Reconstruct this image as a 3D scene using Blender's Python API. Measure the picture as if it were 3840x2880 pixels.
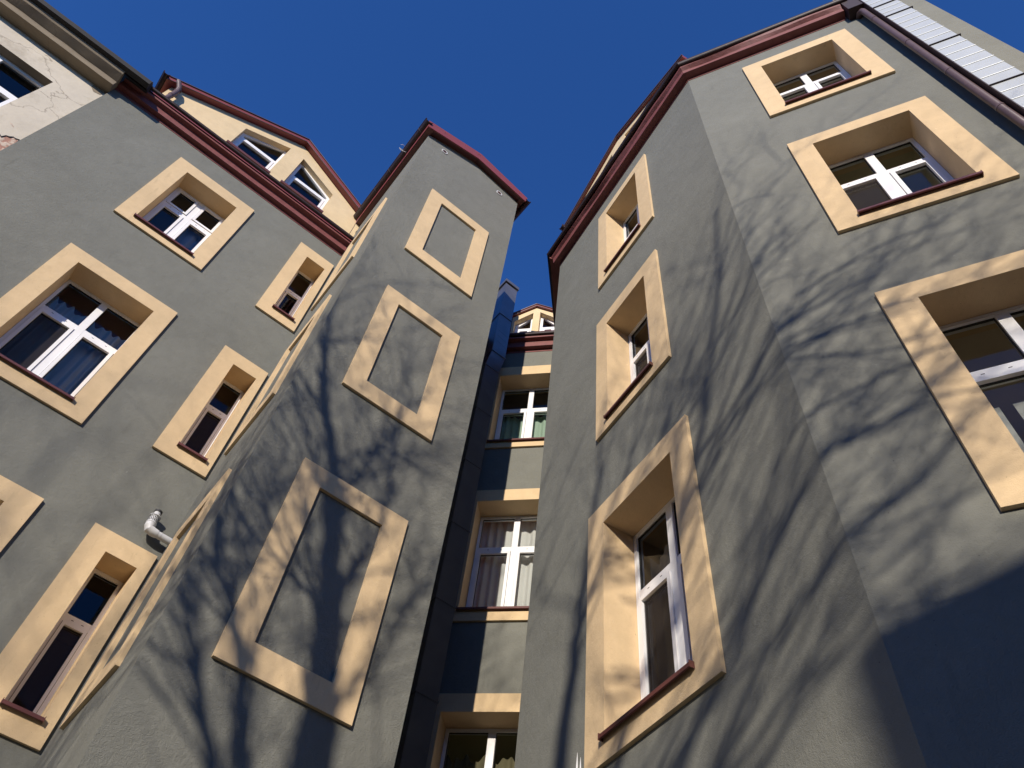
import bpy, bmesh, math, random
from mathutils import Vector, Matrix, noise
random.seed(7)
R = math.radians
S = bpy.context.scene
for o in list(bpy.data.objects): bpy.data.objects.remove(o)

# ------------------------------------------------------------------ camera
CAM = Vector((0, 0, 1.6))
PIT, ROL = R(54.6981), R(8.9893)
fw = Vector((0, math.cos(PIT), math.sin(PIT))); up = Vector((0, -math.sin(PIT), math.cos(PIT))); rt = Vector((1, 0, 0))
cr = math.cos(ROL)*rt + math.sin(ROL)*up; cu = -math.sin(ROL)*rt + math.cos(ROL)*up
cam = bpy.data.cameras.new('camera'); camo = bpy.data.objects.new('camera', cam); S.collection.objects.link(camo)
cam.sensor_width = 36; cam.lens = 36*2985.6/3840; cam.clip_start = .05; cam.clip_end = 3000
m3 = Matrix((cr, cu, -fw)).transposed()
camo.matrix_world = Matrix.Translation(CAM) @ m3.to_4x4()
S.camera = camo

# ------------------------------------------------------------------ light
SUN_AZ, SUN_EL = 194.0, 20.3
w = bpy.data.worlds.new('World'); S.world = w; w.use_nodes = True
nt_ = w.node_tree; bg = nt_.nodes['Background']
sky = nt_.nodes.new('ShaderNodeTexSky'); sky.sky_type = 'NISHITA'; sky.sun_disc = False
sky.sun_elevation = R(SUN_EL); sky.sun_rotation = R(SUN_AZ)
sky.altitude = 600; sky.air_density = 1.0; sky.dust_density = 0.0; sky.ozone_density = 4.0
tint = nt_.nodes.new('ShaderNodeMix'); tint.data_type = 'RGBA'; tint.blend_type = 'MULTIPLY'; tint.inputs[0].default_value = 1.0
tint.inputs[7].default_value = (.56, 1.13, 1.95, 1)                # deep clear winter blue
nt_.links.new(sky.outputs[0], tint.inputs[6]); nt_.links.new(tint.outputs[2], bg.inputs[0]); bg.inputs[1].default_value = 0.101
sun = bpy.data.lights.new('sun', 'SUN'); suno = bpy.data.objects.new('sun', sun); S.collection.objects.link(suno)
sun.energy = 5.0; sun.angle = R(0.53); sun.color = (1.0, 0.90, 0.76)
az, el = R(SUN_AZ), R(SUN_EL)
SV = Vector((math.sin(az)*math.cos(el), math.cos(az)*math.cos(el), math.sin(el)))
suno.rotation_euler = SV.to_track_quat('Z', 'Y').to_euler(); suno.location = SV*60
S.view_settings.view_transform = 'Standard'; S.view_settings.look = 'None'; S.view_settings.gamma = 1
S.view_settings.exposure = 0.0
S.render.resolution_x = 1024; S.render.resolution_y = 768

# ------------------------------------------------------------------ helpers
def tag(o, label=None, cat=None, group=None, kind=None):
    if label: o['label'] = label
    if cat: o['category'] = cat
    if group: o['group'] = group
    if kind: o['kind'] = kind
    return o
def empty(name, loc, label, cat, group=None):
    e = bpy.data.objects.new(name, None); e.location = Vector(loc); e.empty_display_size = .3
    S.collection.objects.link(e); return tag(e, label, cat, group)
def wloc(o):
    return o.location + (wloc(o.parent) if o.parent else Vector((0, 0, 0)))
def obj(name, bm, mat, parent=None, label=None, smooth=False, bevel=0):
    """link a bmesh given in world coordinates, its origin at the foot of its shape"""
    if bevel: bmesh.ops.bevel(bm, geom=[e for e in bm.edges if e.is_manifold and e.calc_face_angle(0) > .6], offset=bevel, segments=2, affect='EDGES', profile=.6)
    bmesh.ops.recalc_face_normals(bm, faces=bm.faces) if name != 'pane' else None
    vs = [v.co for v in bm.verts]
    c = Vector((sum(v.x for v in vs)/len(vs), sum(v.y for v in vs)/len(vs), min(v.z for v in vs)))
    bmesh.ops.translate(bm, verts=bm.verts, vec=-c)
    me = bpy.data.meshes.new(name); bm.to_mesh(me); bm.free()
    if smooth: me.polygons.foreach_set('use_smooth', [True]*len(me.polygons))
    mats = mat if isinstance(mat, (list, tuple)) else [mat]
    for m in mats: me.materials.append(m)
    o = bpy.data.objects.new(name, me); S.collection.objects.link(o)
    if parent: o.parent = parent; o.location = c - wloc(parent)
    else: o.location = c
    if label: o['label'] = label
    return o
def quad(bm, pts, mi=0):
    f = bm.faces.new([bm.verts.new(p) for p in pts]); f.material_index = mi; return f
class Pl:
    """a vertical wall plane: u to the viewer's right, z up, o outwards"""
    def __init__(s, th, d):
        th = R(th); s.n = Vector((math.sin(th), math.cos(th), 0)); s.t = Vector((-s.n.y, s.n.x, 0)); s.d = d + .018
    def __call__(s, u, z, o=0.0):
        return -s.n*(s.d-o) + s.t*u + Vector((0, 0, z))
    def u(s, p): return s.t.x*p[0] + s.t.y*p[1]
def meet(a, b):
    M = Matrix(((a.n.x, a.n.y), (b.n.x, b.n.y))); v = M.inverted() @ Vector((-a.d, -b.d)); return v
A = Pl(147.613, 7.5); B = Pl(238.416, .662); C = Pl(148.348, 5.192); D = Pl(195.11, 7.918); E = Pl(247.475, 2.863); F = Pl(210.171, 3.461)
def box(bm, P, u0, u1, z0, z1, o0, o1, mi=0, skip=''):
    v = [bm.verts.new(P(u, z, o)) for o in (o0, o1) for z in (z0, z1) for u in (u0, u1)]
    for k, f in dict(b=(0, 1, 3, 2), f=(4, 5, 7, 6), d=(0, 1, 5, 4), t=(2, 3, 7, 6), l=(0, 2, 6, 4), r=(1, 3, 7, 5)).items():
        if k not in skip: bm.faces.new([v[i] for i in f]).material_index = mi
    return v
def ring_frames(path):
    out = []
    T0 = (path[1]-path[0]).normalized(); N = T0.orthogonal().normalized()
    for i, p in enumerate(path):
        T = (path[min(i+1, len(path)-1)]-path[max(i-1, 0)]).normalized()
        N = (N - T*N.dot(T)).normalized(); out.append((p, N, T.cross(N)))
    return out
def tube(bm, path, rad, n=12, caps=True, mi=0):
    path = [Vector(p) for p in path]; rads = rad if isinstance(rad, (list, tuple)) else [rad]*len(path)
    rings = []
    for (p, N, Bn), r in zip(ring_frames(path), rads):
        rings.append([bm.verts.new(p + (N*math.cos(a)+Bn*math.sin(a))*r) for a in [2*math.pi*k/n for k in range(n)]])
    for a, b in zip(rings, rings[1:]):
        for k in range(n): bm.faces.new((a[k], a[(k+1) % n], b[(k+1) % n], b[k])).material_index = mi
    if caps:
        bm.faces.new(rings[0][::-1]).material_index = mi; bm.faces.new(rings[-1]).material_index = mi
def nbm(): return bmesh.new()

# ------------------------------------------------------------------ materials
def mat(name, col, rough=.8, metal=0, var=.0, vscale=3, bump=0, bscale=80, bump2=0, b2scale=8, spec=.5, col2=None, rust=None):
    m = bpy.data.materials.new(name); m.use_nodes = True; N = m.node_tree.nodes; L = m.node_tree.links
    p = N['Principled BSDF']; p.inputs['Roughness'].default_value = rough; p.inputs['Metallic'].default_value = metal
    p.inputs['Specular IOR Level'].default_value = spec
    p.inputs['Base Color'].default_value = (*col, 1)
    g = N.new('ShaderNodeNewGeometry')
    if var or col2:
        n1 = N.new('ShaderNodeTexNoise'); n1.inputs['Scale'].default_value = vscale; n1.inputs['Detail'].default_value = 6; n1.inputs['Roughness'].default_value = .6
        L.new(g.outputs['Position'], n1.inputs['Vector'])
        r = N.new('ShaderNodeValToRGB'); r.color_ramp.elements[0].position = .3; r.color_ramp.elements[1].position = .7
        c2 = col2 or tuple(min(1, c*(1+var)) for c in col); c1 = col if col2 else tuple(c*(1-var) for c in col)
        r.color_ramp.elements[0].color = (*c1, 1); r.color_ramp.elements[1].color = (*c2, 1)
        L.new(n1.outputs['Fac'], r.inputs['Fac']); L.new(r.outputs['Color'], p.inputs['Base Color'])
    prev = None
    for s, sc, dist in ((bump, bscale, .004), (bump2, b2scale, .02)):
        if s:
            n2 = N.new('ShaderNodeTexNoise'); n2.inputs['Scale'].default_value = sc; n2.inputs['Detail'].default_value = 4
            L.new(g.outputs['Position'], n2.inputs['Vector'])
            b = N.new('ShaderNodeBump'); b.inputs['Strength'].default_value = s; b.inputs['Distance'].default_value = dist
            L.new(n2.outputs['Fac'], b.inputs['Height'])
            if prev: L.new(prev.outputs[0], b.inputs['Normal'])
            prev = b
    if prev: L.new(prev.outputs[0], p.inputs['Normal'])
    return m
def stucco(name, col, strength=1.0, streak=0.0):
    """fine sprayed render with trowel strokes, faint pale blotches and sparse pits"""
    m = bpy.data.materials.new(name); m.use_nodes = True; N = m.node_tree.nodes; L = m.node_tree.links
    p = N['Principled BSDF']; p.inputs['Roughness'].default_value = .92; p.inputs['Specular IOR Level'].default_value = .25
    g = N.new('ShaderNodeNewGeometry')
    def tex(sc, det=4, rough=.55, vec=None):
        n = N.new('ShaderNodeTexNoise'); n.inputs['Scale'].default_value = sc; n.inputs['Detail'].default_value = det; n.inputs['Roughness'].default_value = rough
        L.new(vec or g.outputs['Position'], n.inputs['Vector']); return n
    big = tex(.9, 5, .6); mid = tex(6, 5, .6); fine = tex(150, 3, .6)
    mp = N.new('ShaderNodeMapping'); mp.inputs['Scale'].default_value = (1, 1, .22); L.new(g.outputs['Position'], mp.inputs['Vector'])
    st = tex(7, 6, .65, mp.outputs[0])
    def mix(a, b, fac, blend='MIX'):
        x = N.new('ShaderNodeMix'); x.data_type = 'RGBA'; x.blend_type = blend
        for sock, v in ((x.inputs[6], a), (x.inputs[7], b)):
            if isinstance(v, tuple): sock.default_value = (*v, 1)
            else: L.new(v, sock)
        if isinstance(fac, float): x.inputs[0].default_value = fac
        else: L.new(fac, x.inputs[0])
        return x.outputs[2]
    def ramp(src, a, b):
        r = N.new('ShaderNodeMapRange'); r.inputs[1].default_value = a; r.inputs[2].default_value = b; L.new(src, r.inputs[0]); return r.outputs[0]
    dark = tuple(c*.86 for c in col); lite = tuple(min(1, c*1.13) for c in col)
    c = mix(dark, lite, ramp(big.outputs['Fac'], .3, .7))
    c2 = mix(tuple(c_*.93 for c_ in col), tuple(min(1, c_*1.08) for c_ in col), ramp(mid.outputs['Fac'], .35, .65))
    c = mix(c, c2, .5)
    blot = tex(16, 4, .7); c = mix(c, tuple(min(1, x*1.45+.02) for x in col), ramp(blot.outputs['Fac'], .69, .80))
    speck = tex(70, 2, .5); c = mix(c, tuple(x*.5 for x in col), ramp(speck.outputs['Fac'], .72, .78))
    if streak: c = mix(c, tuple(x*.72 for x in col), ramp(st.outputs['Fac'], .62, .85))
    L.new(c, p.inputs['Base Color'])
    prev = None
    for n, s, dist in ((tex(2.2, 4), .32, .05), (tex(28, 5, .7), .5*strength, .008), (fine, .9*strength, .0035)):
        b = N.new('ShaderNodeBump'); b.inputs['Strength'].default_value = s; b.inputs['Distance'].default_value = dist
        L.new(n.outputs['Fac'], b.inputs['Height'])
        if prev: L.new(prev, b.inputs['Normal'])
        prev = b.outputs[0]
    L.new(prev, p.inputs['Normal'])
    return m
GREY = stucco('grey_render', (.190, .192, .170), 1.3, .16); GREYT = stucco('grey_render_rough', (.202, .204, .182), 2.6, .35)
CREAM = stucco('cream_render', (.67, .50, .30), .8, .1)
CREAMD = stucco('cream_dormer', (.72, .56, .34), .7)
BEIGE = stucco('beige_grey_render', (.225, .222, .188), .9)
RED = mat('oxblood_paint', (.195, .058, .054), .6, var=.15, vscale=9, bump=.5, bscale=60, bump2=.5, b2scale=7)
REDM = mat('red_sheet', (.23, .052, .052), .45, var=.06, vscale=5, bump2=.12, b2scale=5)
SILL = mat('brown_red_sill', (.125, .042, .036), .42, var=.08, vscale=8)
GUT = mat('dark_brown_gutter', (.030, .014, .016), .55, var=.2, vscale=6, bump2=.15, b2scale=10)
PIPE = mat('brown_downpipe', (.125, .082, .078), .38, var=.12, vscale=7, bump2=.1, b2scale=9)
PVC = mat('white_pvc', (.86, .86, .87), .35, var=.02, vscale=4)
GASK = mat('black_gasket', (.02, .02, .022), .6)
WHITEM = mat('white_plastic', (.66, .66, .66), .3, var=.02)
GRILLE = mat('grille_dark', (.03, .03, .03), .6)
STEEL = mat('dull_duct_steel', (.26, .26, .27), .3, metal=.65, var=.12, vscale=3, bump2=.25, b2scale=3)
CLAD = mat('pale_metal_cladding', (.46, .49, .51), .45, metal=.2, var=.05, vscale=3, bump2=.12, b2scale=6)
BARK = mat('bark', (.10, .085, .07), .9, var=.25, vscale=12, bump=.7, bscale=25)
GROUND = mat('ground', (.05, .048, .042), .95, var=.2, vscale=1.2, bump=.6, bscale=40)
ASPH = mat('roof_dark', (.022, .021, .022), .8, var=.2, vscale=3, bump=.4, bscale=50)
TILE = mat('roof_tiles', (.16, .06, .045), .75, var=.2, vscale=6, bump=.6, bscale=12)
YARD = stucco('yard_house_render', (.24, .21, .16))

def glass_mat():
    m = bpy.data.materials.new('window_glass'); m.use_nodes = True; N = m.node_tree.nodes; L = m.node_tree.links
    N.remove(N['Principled BSDF']); out = N['Material Output']
    tr = N.new('ShaderNodeBsdfTransparent'); tr.inputs[0].default_value = (.90, .91, .90, 1)
    gl = N.new('ShaderNodeBsdfGlossy'); gl.inputs['Roughness'].default_value = .006; gl.inputs[0].default_value = (.95, .97, 1, 1)
    fr = N.new('ShaderNodeFresnel'); fr.inputs[0].default_value = 1.4
    g = N.new('ShaderNodeNewGeometry'); n = N.new('ShaderNodeTexNoise'); n.inputs['Scale'].default_value = 1.6; n.inputs['Detail'].default_value = 1
    L.new(g.outputs['Position'], n.inputs['Vector'])
    b = N.new('ShaderNodeBump'); b.inputs['Strength'].default_value = .12; b.inputs['Distance'].default_value = .02; L.new(n.outputs['Fac'], b.inputs['Height'])
    L.new(b.outputs[0], gl.inputs['Normal'])
    mx = N.new('ShaderNodeMixShader'); L.new(fr.outputs[0], mx.inputs[0]); L.new(tr.outputs[0], mx.inputs[1]); L.new(gl.outputs[0], mx.inputs[2])
    L.new(mx.outputs[0], out.inputs[0]); return m
GLASS = glass_mat()
def fabric(name, col, trans=.4):
    m = bpy.data.materials.new(name); m.use_nodes = True; N = m.node_tree.nodes; L = m.node_tree.links
    N.remove(N['Principled BSDF']); out = N['Material Output']
    a = N.new('ShaderNodeBsdfDiffuse'); b = N.new('ShaderNodeBsdfTranslucent'); a.inputs[0].default_value = b.inputs[0].default_value = (*col, 1)
    mx = N.new('ShaderNodeMixShader'); mx.inputs[0].default_value = trans
    L.new(a.outputs[0], mx.inputs[1]); L.new(b.outputs[0], mx.inputs[2]); L.new(mx.outputs[0], out.inputs[0]); return m
CURT = dict(white=fabric('white_curtain', (.82, .84, .82)), green=fabric('pale_green_curtain', (.50, .66, .54)), beige=fabric('beige_curtain', (.6, .54, .42)),
            grey=fabric('grey_blind', (.62, .64, .60)), blue=fabric('blue_grey_curtain', (.5, .56, .66)), olive=fabric('olive_curtain', (.22, .20, .12)))
def plaster_mat(name, under=False):
    m = stucco(name, (.60, .54, .44) if not under else (.25, .205, .15), .6)  # under: darker copy with the cornice underside's shade put into the colour
    N = m.node_tree.nodes; L = m.node_tree.links; p = N['Principled BSDF']
    base = p.inputs['Base Color'].links[0].from_socket
    g = N.new('ShaderNodeNewGeometry')
    # stains
    st = N.new('ShaderNodeTexNoise'); st.inputs['Scale'].default_value = 1.4; st.inputs['Detail'].default_value = 8; st.inputs['Roughness'].default_value = .7; L.new(g.outputs['Position'], st.inputs[0])
    r = N.new('ShaderNodeMapRange'); r.inputs[1].default_value = .56; r.inputs[2].default_value = .72; r.inputs[4].default_value = .6; L.new(st.outputs['Fac'], r.inputs[0])
    mx = N.new('ShaderNodeMix'); mx.data_type = 'RGBA'; L.new(r.outputs[0], mx.inputs[0]); L.new(base, mx.inputs[6]); mx.inputs[7].default_value = (.30, .25, .18, 1)
    # cracks
    dn = N.new('ShaderNodeTexNoise'); dn.inputs['Scale'].default_value = 3; dn.inputs['Detail'].default_value = 6; L.new(g.outputs['Position'], dn.inputs[0])
    va = N.new('ShaderNodeVectorMath'); va.operation = 'MULTIPLY_ADD'; L.new(dn.outputs['Color'], va.inputs[0]); va.inputs[1].default_value = (.5, .5, .5); L.new(g.outputs['Position'], va.inputs[2])
    vo = N.new('ShaderNodeTexVoronoi'); vo.feature = 'DISTANCE_TO_EDGE'; vo.inputs['Scale'].default_value = .75; L.new(va.outputs[0], vo.inputs['Vector'])
    cr_ = N.new('ShaderNodeMapRange'); cr_.inputs[1].default_value = .0; cr_.inputs[2].default_value = .008; cr_.inputs[3].default_value = .6; cr_.inputs[4].default_value = 0; L.new(vo.outputs['Distance'], cr_.inputs[0])
    m2 = N.new('ShaderNodeMix'); m2.data_type = 'RGBA'; L.new(cr_.outputs[0], m2.inputs[0]); L.new(mx.outputs[2], m2.inputs[6]); m2.inputs[7].default_value = (.17, .13, .095, 1)
    L.new(m2.outputs[2], p.inputs['Base Color'])
    return m
PLAST = plaster_mat('old_cream_plaster'); PLAST_SHADED = plaster_mat('shaded_cornice_plaster', True)
def brick_mat():
    m = bpy.data.materials.new('bare_brick'); m.use_nodes = True; N = m.node_tree.nodes; L = m.node_tree.links; p = N['Principled BSDF']; p.inputs['Roughness'].default_value = .95
    tc = N.new('ShaderNodeNewGeometry'); n = N.new('ShaderNodeTexNoise'); n.inputs['Scale'].default_value = 14; n.inputs['Detail'].default_value = 5; L.new(tc.outputs['Position'], n.inputs[0])
    r = N.new('ShaderNodeValToRGB'); r.color_ramp.elements[0].position = .42; r.color_ramp.elements[0].color = (.36, .19, .14, 1); r.color_ramp.elements[1].position = .58; r.color_ramp.elements[1].color = (.55, .45, .36, 1)
    L.new(n.outputs['Fac'], r.inputs[0]); L.new(r.outputs[0], p.inputs['Base Color'])
    b = N.new('ShaderNodeBump'); b.inputs['Strength'].default_value = .8; b.inputs['Distance'].default_value = .02; L.new(n.outputs['Fac'], b.inputs['Height']); L.new(b.outputs[0], p.inputs['Normal'])
    return m
BRICK = brick_mat()
def net_mat():
    m = bpy.data.materials.new('insect_net'); m.use_nodes = True; N = m.node_tree.nodes; L = m.node_tree.links
    N.remove(N['Principled BSDF']); out = N['Material Output']
    a = N.new('ShaderNodeBsdfDiffuse'); b = N.new('ShaderNodeBsdfTransparent'); a.inputs[0].default_value = (.045, .038, .036, 1)
    mx = N.new('ShaderNodeMixShader'); mx.inputs[0].default_value = .52
    L.new(b.outputs[0], mx.inputs[1]); L.new(a.outputs[0], mx.inputs[2]); L.new(mx.outputs[0], out.inputs[0]); return m
NET = net_mat()
def roommat(name, wallc):
    return mat(name, wallc, .9, var=.08, vscale=2)
ROOM = {k: roommat('room_'+k, c) for k, c in dict(dark=(.16, .13, .12), brown=(.5, .32, .22), red=(.74, .30, .20), olive=(.50, .48, .34), tan=(.62, .55, .44)).items()}

# ------------------------------------------------------------------ ground
bm = nbm(); n_ = 12
for i in range(n_):
    for j in range(n_):
        x0, x1, y0, y1 = [-1200+2400*k/n_ for k in (i, i+1, j, j+1)]
        quad(bm, [(x0, y0, 0), (x1, y0, 0), (x1, y1, 0), (x0, y1, 0)])
tag(obj('ground', bm, GROUND), 'bare grey courtyard ground below the buildings', kind='structure')

# ------------------------------------------------------------------ the grey building
AB, BC, EF, AD = meet(A, B), meet(B, C), meet(E, F), meet(A, D)
EL = E(-5.616, 0)
rd = Vector((math.sin(R(14)), math.cos(R(14)), 0)); rn = Vector((-rd.y, rd.x, 0))           # return wall behind the right wing's far corner
k_ = (-D.d - D.n.dot(EL)) / D.n.dot(rd); DE = EL + rd*k_
bld = empty('apartment_building', (-.4, 7.0, 0), 'dark grey rendered apartment building with cream window surrounds and an oxblood cornice', 'building')
ZT = 14.231                                                     # top of the rendered walls, under the cornice
TH = .38
def wall(P, u0, u1, z0, z1, holes, m, name='wall', label=None, parent=bld, th=TH, ends=''):
    us = sorted({u0, u1, *[h[0] for h in holes], *[h[1] for h in holes]}); zs = sorted({z0, z1, *[h[2] for h in holes], *[h[3] for h in holes]})
    bm = nbm(); hol = lambda u, z: any(h[0] < u < h[1] and h[2] < z < h[3] for h in holes)
    for i in range(len(us)-1):
        for j in range(len(zs)-1):
            if hol((us[i]+us[i+1])/2, (zs[j]+zs[j+1])/2): continue
            for o in (0, -th): quad(bm, [P(us[i], zs[j], o), P(us[i+1], zs[j], o), P(us[i+1], zs[j+1], o), P(us[i], zs[j+1], o)])
    for e in ends:
        if e == 'r': quad(bm, [P(u1, z0, 0), P(u1, z1, 0), P(u1, z1, -th), P(u1, z0, -th)])
        if e == 'l': quad(bm, [P(u0, z0, 0), P(u0, z1, 0), P(u0, z1, -th), P(u0, z0, -th)])
        if e == 't': quad(bm, [P(u0, z1, 0), P(u1, z1, 0), P(u1, z1, -th), P(u0, z1, -th)])
    bmesh.ops.remove_doubles(bm, verts=bm.verts, dist=1e-5)
    return obj(name, bm, m, parent, label)

# windows: outer band rectangle, inner opening, mullion u (None = one light), transom z, interior
W = []
def win(P, ou, iu, oz, iz, mul, tr, room, curtain=None, lab='', sash_up=False, screen=False, depth=.30):
    W.append(dict(P=P, ou=ou, iu=iu, oz=oz, iz=iz, mul=mul, tr=tr, room=room, curtain=curtain, lab=lab, sash_up=sash_up, screen=screen, depth=depth))
win(A, (-2.178, -.811), (-1.941, -1.041), (11.526, 13.70), (11.701, 13.44), -1.50, 12.84, 'tan', ('blue', -1.46, -1.05, 11.8, 12.85), 'square window below the left wing cornice', sash_up=True)
win(A, (-2.187, -.664), (-1.951, -.90), (8.017, 10.44), (8.252, 10.205), -1.425, 9.54, 'red', ('white', -1.93, -.92, 8.2, 9.93), 'large window at the left edge with white drapes', screen=(0,))
win(A, (.085, .752), (.300, .650), (11.56, 13.77), (11.795, 13.50), None, 12.83, 'brown', None, 'narrow window beside the tower, highest one')
win(A, (.070, .75), (.297, .650), (8.26, 10.43), (8.490, 10.195), None, 9.60, 'brown', None, 'narrow window beside the tower, middle one', screen=(0,))
win(A, (.058, .754), (.297, .640), (4.881, 7.02), (5.116, 6.785), None, 6.185, 'dark', None, 'narrow window beside the tower, lowest one', screen=(0,))
win(A, (-2.187, -.466), (-1.95, -.73), (4.6, 6.972), (4.800, 6.74), -1.34, 6.1, 'brown', None, 'window cut by the left edge of the picture')
win(D, (-2.60, -1.182), (-2.378, -1.26), (11.392, 13.706), (11.557, 13.447), -1.83, 12.80, 'dark', ('green', -2.36, -1.28, 11.6, 12.80), 'highest window of the rear wing with a pale green curtain')
win(D, (-2.60, -1.182), (-2.374, -1.26), (7.985, 10.387), (8.175, 10.153), -1.81, 9.49, 'red', ('white', -2.36, -1.28, 8.2, 10.26), 'middle window of the rear wing with white drapes')
win(D, (-2.60, -1.182), (-2.358, -1.26), (4.55, 6.961), (4.750, 6.73), -1.81, 6.05, 'olive', ('olive', -2.34, -1.28, 4.8, 6.45), 'lowest window of the rear wing with olive curtains')
win(E, (-4.352, -3.093), (-4.136, -3.349), (11.367, 13.754), (11.552, 13.55), -3.73, 12.83, 'brown', None, 'highest window on the narrow face of the right wing')
win(E, (-4.384, -3.124), (-4.161, -3.378), (8.085, 10.43), (8.260, 10.165), -3.73, 9.51, 'brown', ('grey', -3.95, -3.6, 8.4, 9.3), 'middle window on the narrow face of the right wing', screen=(0, 2))
win(E, (-4.501, -3.023), (-4.251, -3.264), (4.55, 7.04), (4.740, 6.788), -3.73, 6.085, 'tan', ('beige', -4.2, -3.75, 4.8, 6.5), 'tall low window on the narrow face of the right wing', screen=(0,))
win(F, (.930, 2.339), (1.158, 2.108), (11.435, 13.737), (11.625, 13.477), 1.648, 12.939, 'tan', ('grey', 1.2, 2.06, 11.5, 12.5), 'highest window on the broad face of the right wing')
win(F, (.930, 2.330), (1.153, 2.106), (8.119, 10.393), (8.309, 10.168), 1.648, 9.57, 'olive', ('white', 1.2, 1.95, 8.4, 9.08), 'middle window on the broad face with short white curtains', screen=(0,))
win(F, (.930, 2.339), (1.168, 2.11), (4.749, 7.021), (4.939, 6.808), 1.665, 6.175, 'tan', ('strips', 1.2, 2.08, 4.9, 6.02), 'window cut by the right edge with pale vertical strips')
def holes(P): return [(w_['iu'][0]-.04, w_['iu'][1]+.04, w_['iz'][0]-.04, w_['iz'][1]+.04) for w_ in W if w_['P'] is P]
# dormer windows: polygon openings handled on their own below
Au0 = -3.62
ZW = 14.32
wall(A, Au0, A.u(AB), 0, ZW, holes(A), GREY, label='left wing wall of dark grey render', ends='l')
wall(A, A.u(AB), A.u(AD), 0, ZW, [], GREY, label='grey wall hidden behind the tower')
wall(D, D.u(AD), D.u(DE), 0, ZW, holes(D), GREY, label='rear wing wall half in the shade of the tower')
wall(E, -5.616, E.u(EF), 0, ZW, holes(E), GREY, label='narrow left face of the right wing')
wall(F, F.u(EF), 2.592, 0, ZW, holes(F), GREY, label='broad front face of the right wing', ends='r')
bm = nbm()
for o in (0, .3): quad(bm, [EL+rn*-o, DE+rn*-o, DE+rn*-o+Vector((0, 0, ZT)), EL+rn*-o+Vector((0, 0, ZT))])
obj('wall', bm, GREY, bld, 'grey return wall behind the right wing corner')
# tower
CU0, CU1 = C.u(BC), 2.713
bm = nbm()
zl, zm, zr, um = 15.53, 15.93, 15.68, 1.70
prof = [(CU0, 0), (CU1, 0), (CU1, zr)] + [(CU1+(um-CU1)*k/6, zr+(zm-zr)*(1-(1-k/6)**1.25)) for k in range(1, 6)] + [(um, zm)] + [(um+(CU0-um)*k/6, zl+(zm-zl)*(1-(k/6)**1.25)) for k in range(1, 6)] + [(CU0, zl)]
f = bm.faces.new([bm.verts.new(C(u, z)) for u, z in prof])
ABv, BCv = Vector((AB[0], AB[1], 0)), Vector((BC[0], BC[1], 0)); Z = Vector((0, 0, 1))
BACK = (ABv-BCv).normalized()
bk = lambda p, L: p + BACK*L
CR = C(CU1, 0)
for p in (BCv, CR):
    zt_ = zl if p is BCv else zr
    quad(bm, [p, bk(p, 5), bk(p, 5)+Z*zt_, p+Z*zt_])
quad(bm, [bk(BCv, 5), bk(CR, 5), bk(CR, 5)+Z*zr, bk(BCv, 5)+Z*zl])
bmesh.ops.remove_doubles(bm, verts=bm.verts, dist=1e-5)
obj('tower', bm, GREYT, bld, 'narrow grey tower with blind cream frames and a low gabled roof')
def annulus(bm, P, ou, oz, iu, iz, o0, o1):
    O = [(ou[0], oz[0]), (ou[1], oz[0]), (ou[1], oz[1]), (ou[0], oz[1])]; I = [(iu[0], iz[0]), (iu[1], iz[0]), (iu[1], iz[1]), (iu[0], iz[1])]
    vo1 = [bm.verts.new(P(u, z, o1)) for u, z in O]; vi1 = [bm.verts.new(P(u, z, o1)) for u, z in I]
    vo0 = [bm.verts.new(P(u, z, o0)) for u, z in O]; vi0 = [bm.verts.new(P(u, z, o0)) for u, z in I]
    for k in range(4):
        j = (k+1) % 4
        bm.faces.new((vo1[k], vo1[j], vi1[j], vi1[k])); bm.faces.new((vo0[k], vo0[j], vo1[j], vo1[k])); bm.faces.new((vi1[k], vi1[j], vi0[j], vi0[k]))
        bm.faces.new((vo0[k], vi0[k], vi0[j], vo0[j]))
PR = .034
for n, (ou, oz, iu, iz) in enumerate((((1.143, 2.294), (11.489, 13.68), (1.373, 2.062), (11.75, 13.44)), ((1.143, 2.289), (8.229, 10.397), (1.368, 2.05), (8.478, 10.162)), ((1.121, 2.279), (4.862, 6.996), (1.356, 2.035), (5.10, 6.770)))):
    bm = nbm(); annulus(bm, C, ou, oz, iu, iz, -.002, PR)
    obj('blind_frame', bm, CREAM, bld, ('highest', 'middle', 'lowest')[n]+' blind cream frame on the tower front', bevel=.008)
for n, (z0, z1) in enumerate(((11.60, 13.78), (8.27, 10.47), (4.88, 7.04))):
    bm = nbm(); annulus(bm, B, (-7.03, -5.852), (z0, z1), (-6.79, -6.09), (z0+.25, z1-.24), -.002, PR)
    obj('blind_frame', bm, CREAM, bld, ('highest', 'middle', 'lowest')[n]+' blind cream frame on the tower flank', bevel=.008)
# tower roof: verge boards, soffit, sheet
ue0, ue1, om = .59, 2.80, .13
vl = [(ue0, 15.52), (1.655, 15.865), (ue1, 15.665)]; vt = [(.555, 15.775), (1.69, 16.145), (2.83, 15.855)]
bm = nbm()
Q = lambda u, z, L: C(u, z, om) if L == 0 else C(u, z, om)+BACK*L
for (a, b), (c, d) in zip(zip(vl, vl[1:]), zip(vt, vt[1:])):
    quad(bm, [C(*a, om), C(*b, om), C(*d, om), C(*c, om)])
    quad(bm, [C(*a, om-.025), C(*b, om-.025), C(*d, om-.025), C(*c, om-.025)])
    quad(bm, [C(*c, om), C(*d, om), C(*d, om)+BACK*5, C(*c, om)+BACK*5])          # roof sheet
    quad(bm, [C(*a, om), C(*b, om), C(*b, om-.025), C(*a, om-.025)])
for a, c in ((vl[0], vt[0]), (vl[2], vt[2])): quad(bm, [C(*a, om), C(*c, om), C(*c, om)+BACK*5, C(*a, om)+BACK*5])
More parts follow.
